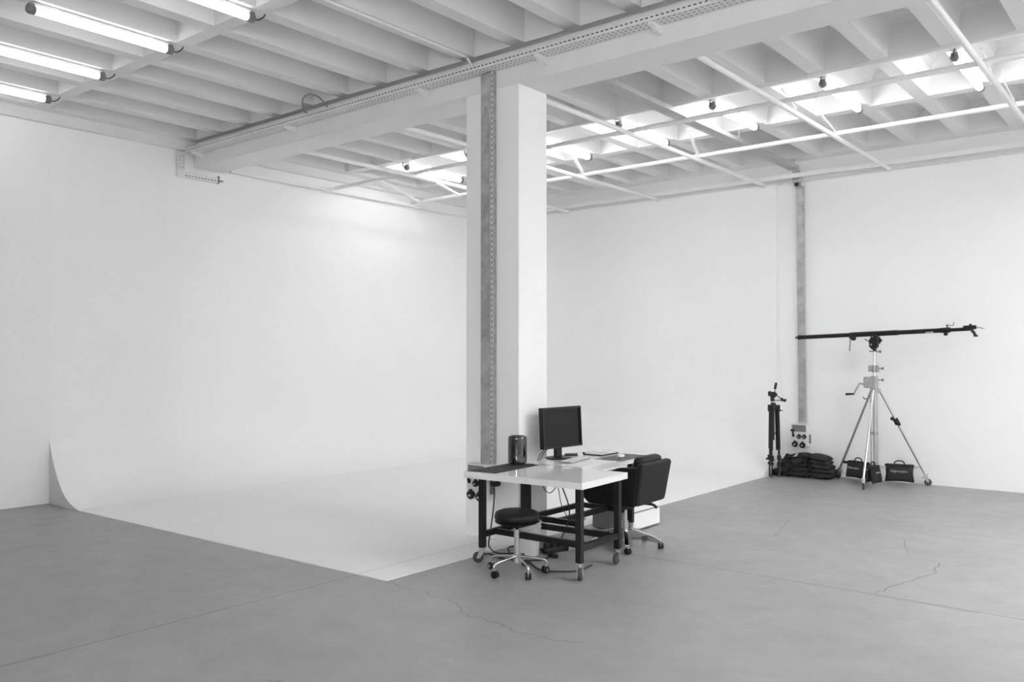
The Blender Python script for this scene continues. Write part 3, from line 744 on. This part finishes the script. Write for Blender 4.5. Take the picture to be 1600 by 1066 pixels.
# ------------------------------------------------------------------ boom on wind-up stand
SX, SY = -3.425, 11.845
def stand():
    t = thing('lighting_stand', 'chrome wind-up lighting stand on three casters before the far wall', 'lighting stand', (SX, SY, 0))
    b = MB(); b.cyl((0, 0, .22), (0, 0, 1.34), .027, n=18); b.build('lower_column', ALU, t)
    MB().cyl((-.055, 0, .25), (-.055, 0, 1.2), .008, n=10).build('crank_rail', ALU, t)
    b = MB(); b.cyl((0, 0, 1.3), (0, 0, 1.60), .022, n=18); b.cyl((0, 0, 1.60), (0, 0, 1.80), .017, n=18); b.build('upper_column', CHROME, t)
    b = MB(); b.box((-.075, 0, 1.355), (.14, .07, .15), .022); b.cyl((0, 0, 1.26), (0, 0, 1.44), .042, n=20); b.build('winch_housing', GALVL, t)
    b = MB(); b.box((-.055, 0, 1.54), (.055, .05, .085), .014); b.cyl((0, 0, 1.49), (0, 0, 1.585), .032, n=18); b.box((.04, 0, 1.54), (.02, .04, .085), .004); b.build('collar', GALVL, t)
    for z, x in ((1.545, .05), (1.39, .05), (1.765, .02)):
        b = MB(); b.cyl((x-.02, 0, z), (x+.04, 0, z), .006, n=8); b.ball((x+.05, 0, z), .016, (1, .6, 1.2), 10); b.build('knob', CAP, t)
    b = MB(); b.cyl((-.02, 0, 1.765), (-.05, 0, 1.77), .006, n=8); b.ball((-.055, 0, 1.77), .012, (1.3, 1, .8), 8); b.build('knob', CAP, t)
    b = MB(); b.cyl((-.14, 0, 1.33), (-.20, 0, 1.34), .013, n=12); b.tube([(-.19, -.01, 1.345), (-.215, -.02, 1.30), (-.25, -.02, 1.235), (-.265, -.02, 1.20)], .012, 8, 3); cr = b.build('crank', GALVL, t)
    MB().cyl((-.26, -.02, 1.197), (-.375, -.02, 1.190), .012, .014, n=12).build('crank_handle', PLASTIC, cr)
    MB().tube([(-.10, 0, 1.14), (-.13, -.01, 1.135), (-.15, -.01, 1.16)], .007, 8, 3).build('hook', CAP, t)
    b = MB(); b.cyl((0, 0, 1.22), (0, 0, 1.27), .05, n=18)
    feet = [(.021, -.591), (.54, .315), (-.555, .265)]
    for i, (fx, fy) in enumerate(feet):
        n = Vector((fx, fy, 0)).normalized()
        b.box((n.x*.055, n.y*.055, 1.25), (.03, .03, .05), .004, RZ(math.atan2(n.y, n.x)))
    b.build('leg_yoke', GALVL, t)
    b = MB(); b.cyl((0, 0, .20), (0, 0, .30), .034, n=16); b.build('brace_collar', GALVL, t)
    b = MB(); b.cyl((0, 0, .66), (0, 0, .70), .034, n=16); b.box((-.03, 0, .68), (.07, .03, .03)); b.build('guide_collar', GALVL, t)
    for i, (fx, fy) in enumerate(feet):
        f = Vector((fx, fy, 0)); n = f.normalized()
        top = n*.06+Vector((0, 0, 1.25)); bot = f+Vector((0, 0, .135))
        l = MB().cyl(top, bot, .0155, n=14).build('leg', CHROME if i != 2 else ALU, t)
        br = top.lerp(bot, .905); inner = n*.03+Vector((0, 0, .232))
        MB().bar(inner, (br.x, br.y, .241), .014, .032).build('brace_bar', ALU if i != 2 else BLACK, t, smooth=0)
        ang = (1.9, .4, 2.6)[i]
        k = MB(TR((fx, fy, 0)) @ RZ(ang))
        k.box((0, 0, .128), (.045, .045, .05), .006); k.cyl((0, 0, .10), (0, 0, .125), .022, n=14)
        for s in (-1, 1): k.prism([(-.026, .108), (.026, .108), (.045, .05), (.012, .05)], .004, TR((0, s*.018, 0)) @ RX(pi/2))
        k.box((-.03, 0, .098), (.05, .03, .010), .003)
        k.m = 1; k.lathe([(0, -.013), (.040, -.013), (.046, -.006), (.046, .006), (.040, .013), (0, .013)], (.028, 0, .046), 20, (0, 1, 0))
        k.build('caster', [GALV, RUBBER], l)
        if i == 1:
            p = top.lerp(bot, .335); q = top.lerp(bot, .40); d = (bot-top).normalized()
            b = MB(); b.cyl(p, q, .034, n=14); b.ball(p+Vector((-.03, -.02, 0)), .024); b.ball(q+Vector((.02, -.02, .0)), .022); b.build('leg_clamp', PLASTIC, l)
    return t
stand()
def boom():
    t = thing('lighting_boom', 'long black boom arm resting level on top of the chrome stand', 'boom arm', (SX, SY, 1.80))
    # local: arm runs along x with a small tilt
    A = math.radians(-2.0); M = TR((0, 0, .205)) @ RY(A)
    b = MB(M); b.cyl((-1.02, 0, 0), (-.24, 0, 0), .028, n=18); b.build('rear_tube', BLACK, t)
    b = MB(M); b.cyl((-.30, 0, 0), (.30, 0, 0), .034, n=18); b.build('middle_tube', BLACK, t)
    b = MB(M); b.cyl((.28, 0, 0), (.86, 0, 0), .029, n=18); b.build('front_tube', BLACK, t)
    b = MB(M); b.cyl((.84, 0, 0), (1.14, 0, 0), .022, n=16); b.cyl((.80, 0, 0), (.92, 0, 0), .033, n=16); b.build('tip_tube', BLACK, t)
    b = MB(M); b.cyl((-1.03, 0, 0), (-1.00, 0, 0), .033, n=16); b.cyl((-1.07, 0, 0), (-1.03, 0, 0), .012, n=10); b.build('end_plug', PLASTIC, t)
    b = MB(M); b.box((-.295, 0, -.01), (.07, .07, .085), .02); b.ball((-.275, 0, -.05), .034, (1.1, .8, .9)); c = b.build('clamp', PLASTIC, t)
    MB(M).tube([(-.31, -.02, -.045), (-.315, -.025, -.12), (-.325, -.025, -.215)], .008, 8, 3).build('clamp_handle', CAP, c)
    b = MB()
    oc = [(-.07, .06), (-.07, -.05), (-.025, -.10), (.025, -.10), (.07, -.055), (.07, .05), (.04, .16), (-.03, .16), (-.045, .095)]
    oc = [(x*.80, z*.80) for x, z in oc]
    b.prism(oc, .05, TR((0, -.028, .075)) @ RX(pi/2)); b.prism([(.0, .10), (.035, .10), (.088, .03), (.05, -.02), (0, -.015)], .045, TR((0, .028, .085)) @ RX(pi/2)); b.cyl((0, 0, -.03), (0, 0, .03), .024, n=14)
    pv = b.build('pivot_head', PLASTIC, t, smooth=30)
    b = MB(); b.ball((-.03, -.057, .06), .013, (1, .6, 1)); b.build('bolt', GALVL, pv)
    MB().ball((-.012, -.054, .165), .008).build('bolt', GALVL, pv)
    MB().tube([(-.05, -.03, .09), (-.09, -.03, .12), (-.12, -.03, .13)], .008, 8, 3).build('locking_lever', CAP, pv)
    b = MB(M); b.box((.885, 0, .040), (.02, .02, .05)); b.tube([(.89, 0, .062), (.935, -.008, .055), (.958, -.008, .056), (.963, -.008, .08), (.966, -.008, .098)], .005, 8, 3); b.ball((.885, 0, .062), .014); b.build('wind_handle', CAP, t)
    b = MB(M); b.ball((.865, 0, -.045), .027); b.cyl((.865, 0, -.04), (.865, 0, 0), .014, n=10); b.build('tension_knob', PLASTIC, t)
    b = MB(M); b.box((.68, -.024, -.014), (.09, .004, .02)); b.build('sticker', TEXTM, t, smooth=0)
    b = MB(M); b.box((1.13, 0, .018), (.12, .05, .055), .012); b.ball((1.15, 0, .048), .018); b.tube([(1.15, 0, 0), (1.185, 0, -.05), (1.20, 0, -.085)], .018, 8, 2); b.box((1.205, 0, -.09), (.05, .03, .02), .004); b.box((1.20, 0, .02), (.03, .04, .05), .008); b.build('tip_clamp', PLASTIC, t)
    b = MB(M); b.cyl((1.06, 0, .026), (1.10, 0, .028), .016, n=12); b.tube([(1.21, 0, .02), (1.25, 0, .012), (1.30, 0, -.005)], .007, 8, 2); b.build('spigot', GALVL, t)
boom()

# ------------------------------------------------------------------ sandbags
def text_mesh(txt, size):
    cu = bpy.data.curves.new('lettering', 'FONT'); cu.body = txt; cu.size = size; cu.align_x = 'CENTER'; cu.align_y = 'CENTER'; cu.extrude = .0006
    o = bpy.data.objects.new('lettering', cu); COL.objects.link(o)
    bpy.context.view_layer.update()
    me = bpy.data.meshes.new_from_object(o.evaluated_get(bpy.context.evaluated_depsgraph_get()))
    bpy.data.objects.remove(o); bpy.data.curves.remove(cu); return me
def hung_bag(label, loc, rz, W=.36, H=.225, T=.095, ts=.043):
    """saddle sandbag over a brace bar: two pouches joined at the top, a carrying handle above; front faces -y"""
    t = thing('saddle_sandbag', label, 'sandbag', loc, rz, 'sandbags hung on the lighting stand')
    up = Matrix(((1, 0, 0, 0), (0, 0, -1, 0), (0, 1, 0, 0), (0, 0, 0, 1)))
    for s in (-1, 1):
        R = TR((0, s*(T/2+.004), -H/2+.01)) @ RX(s*math.radians(9)) @ up
        p = MB().pillow(W, H, T, R, 14, .10).build('pouch', FABRIC, t, smooth=60)
        if s < 0:
            me = text_mesh('Digioneplus', ts); me.materials.append(TEXTM)
            o = bpy.data.objects.new('lettering', me); COL.objects.link(o); o.parent = p
            o.matrix_local = TR((0, -T-.006, -H/2+.045)) @ RX(math.radians(-9+4)) @ up
    MB().box((0, 0, .006), (W*.93, .10, .014), .005).build('top_strap', FABRIC, t)
    MB().tube([(-.062, 0, .01), (-.052, 0, .042), (-.02, 0, .058), (.02, 0, .058), (.052, 0, .042), (.062, 0, .01)], .008, 8, 5).build('handle', FABRIC, t)
    return t
# along each brace bar of the stand
def brace_pt(f, k): return (SX+f[0]*k, SY+f[1]*k)
x, y = brace_pt((.54, .315), .52); hung_bag('lettered black sandbag hung on the right brace of the lighting stand', (x-.02, y-.02, .262), math.radians(12), .36, .225)
x, y = brace_pt((-.555, .265), .50); hung_bag('black sandbag hung on the left brace, nearest the stacked bags', (x+.02, y-.01, .262), math.radians(-26), .32, .225)
x, y = brace_pt((.021, -.591), .42); hung_bag('black sandbag slung on the front brace, seen edge-on by the middle leg', (x+.02, y+.02, .262), math.radians(82), .26, .225, .075, .034)

def flat_bag(label, loc, rz, tilt=0., W=.62, D=.30, H=.092, roll=0.):
    """saddle sandbag lying flat: two pouches side by side with a strap between"""
    t = thing('flat_sandbag', label, 'sandbag', loc, rz, 'sandbags stacked by the far wall')
    for s in (-1, 1):
        MB().pillow(W*.50, D, H, TR((s*W*.262, 0, H/2)) @ RY(s*tilt) @ RX(roll), 14, .05).build('pouch', FABRIC, t, smooth=60)
    MB().box((0, 0, H*.55), (.07, D*.86, H*.35), .012).build('strap', FABRIC, t)
    b = MB(); b.tube([(-.02, -D*.46, H*.5), (-.03, -D*.53, H*.3), (0, -D*.55, H*.15), (.03, -D*.53, H*.3), (.02, -D*.46, H*.5)], .006, 8, 4); b.build('handle', FABRIC, t)
    if loc[2] > .05 and loc[2] < .2: return t
    b = MB(); b.lathe([(.008, -.0015), (.010, 0), (.008, .0015), (.0065, 0), (.008, -.0015)], (.0, -D*.55, H*.12), 14, (1, 0, .2)); b.build('ring', CHROME, t)
    return t
labs = ['bottom black sandbag of the stack below the socket box', 'second black sandbag up in the stack below the socket box', 'third black sandbag up in the stack below the socket box',
        'fourth black sandbag up in the stack below the socket box', 'topmost black sandbag of the stack below the socket box']
off = [(.01, -.01), (.02, .0), (.0, .005), (-.02, .01), (-.03, .0)]
for i in range(5):
    flat_bag(labs[i], (-4.315+off[i][0], 11.96+off[i][1], .002+.060*i), math.radians((2, 4, -1, 1, -2)[i]), math.radians((0, 2, 4, 7, 9)[i]), (.60, .60, .57, .55, .56)[i])
t = flat_bag('black sandbag slumped over the left side of the stack, against the tripod', (-4.53, 11.90, .14), math.radians(16), math.radians(10), .36, .24, .10)
t.rotation_euler = (0, math.radians(-32), math.radians(12))
t2 = flat_bag('dark sandbag propped against the wall behind the tripod', (-4.64, 12.10, .11), 0, 0, .34, .30, .10)
t2.rotation_euler = (math.radians(38), math.radians(20), math.radians(4))
t3 = flat_bag('small black sandbag on the floor under the tripod', (-4.70, 11.93, .0), math.radians(5), 0, .30, .26, .10)
MB().prism([(0, 0), (.035, .01), (.05, .05), (.03, .062), (.012, .03), (-.02, .0)], .003, TR((-.16, -.145, .05)) @ RX(math.radians(70))).build('label_tag', TEXTM, [o for o in COL.objects if o.get('label') == labs[4]][0], smooth=0)

# ------------------------------------------------------------------ folded tripod
def tripod():
    t = thing('camera_tripod', 'folded black camera tripod standing by the far wall edge', 'tripod', (-4.765, 11.70, 0), math.radians(20)); t.scale = (1, 1, .94)
    for i in range(3):
        a = math.radians(-110+120*i); c, s = math.cos(a), math.sin(a); r0, r1 = .062, .075
        b = MB(); b.cyl((c*r0, s*r0, 1.0), (c*r1, s*r1, .42), .023, n=14); b.cyl((c*(r0-.03), s*(r0-.03), .99), (c*(r1-.03), s*(r1-.03), .40), .012, n=10); b.cyl((c*r1, s*r1, .44), (c*r1, s*r1, .05), .016, n=12)
        l = b.build('leg', BLACK, t)
        b = MB(RZ(a)); b.box((r1, 0, .29), (.055, .06, .07), .01); b.box((r1, 0, .20), (.05, .055, .05), .01); b.box((r1+.02, .03, .26), (.06, .02, .03), .006); b.build('leg_lock', PLASTIC, l)
        b = MB(RZ(a)); b.lathe([(0, 0), (.02, 0), (.02, .03), (.013, .06), (0, .06)], (r1, 0, 0), 12); b.build('foot', RUBBER, l)
        b = MB(RZ(a)); b.cyl((r1+.018, 0, .06), (r1+.018, 0, .18), .005, n=8); b.build('spike_rod', CHROME, l)
    for i in range(3):
        a = math.radians(-110+120*i)
        b = MB(RZ(a)); b.box((.068, 0, 1.03), (.05, .062, .105), .012); b.build('leg_hinge', PLASTIC, t)
    b = MB(); b.lathe([(0, .99), (.05, .99), (.055, 1.0), (.05, 1.07), (.036, 1.09), (.03, 1.12), (.0, 1.12)], n=20); b.cyl((0, 0, .55), (0, 0, 1.0), .016, n=12); b.build('centre_column', BLACK, t)
    MB().cyl((0, 0, 1.115), (0, 0, 1.135), .034, n=20).build('levelling_ring', CHROME, t)
    b = MB(); b.box((-.01, 0, 1.17), (.055, .05, .08), .012); b.cyl((-.04, 0, 1.235), (.035, 0, 1.235), .042, n=18); b.box((-.045, 0, 1.25), (.05, .09, .075), .016); b.box((.03, 0, 1.235), (.05, .05, .05), .012); h = b.build('pan_head', PLASTIC, t)
    b = MB(); b.cyl((.015, -.01, 1.25), (.028, -.01, 1.33), .006, n=8); b.cyl((.026, -.01, 1.32), (.042, -.01, 1.415), .018, n=12); b.build('pan_handle', PLASTIC, h)
    b = MB(); b.cyl((.05, -.01, 1.225), (.115, -.02, 1.175), .006, n=8); b.cyl((.10, -.02, 1.185), (.165, -.02, 1.135), .017, n=12); b.build('pan_handle', PLASTIC, h)
    b = MB(); b.cyl((.02, -.02, 1.15), (.12, -.03, 1.15), .006, n=8); b.cyl((.11, -.03, 1.152), (.18, -.03, 1.158), .016, n=12); b.build('pan_handle', PLASTIC, h)
    b = MB(); b.cyl((.05, -.03, 1.0), (.125, -.03, 1.0), .008, n=8); b.build('column_crank', PLASTIC, t)
    b = MB()
    for i in range(3):
        a = math.radians(-110+120*i); b.bar((0, 0, .62), (.055*math.cos(a), .055*math.sin(a), .70), .012, .012)
    b.build('spreader', BLACK, t, smooth=0)
tripod()
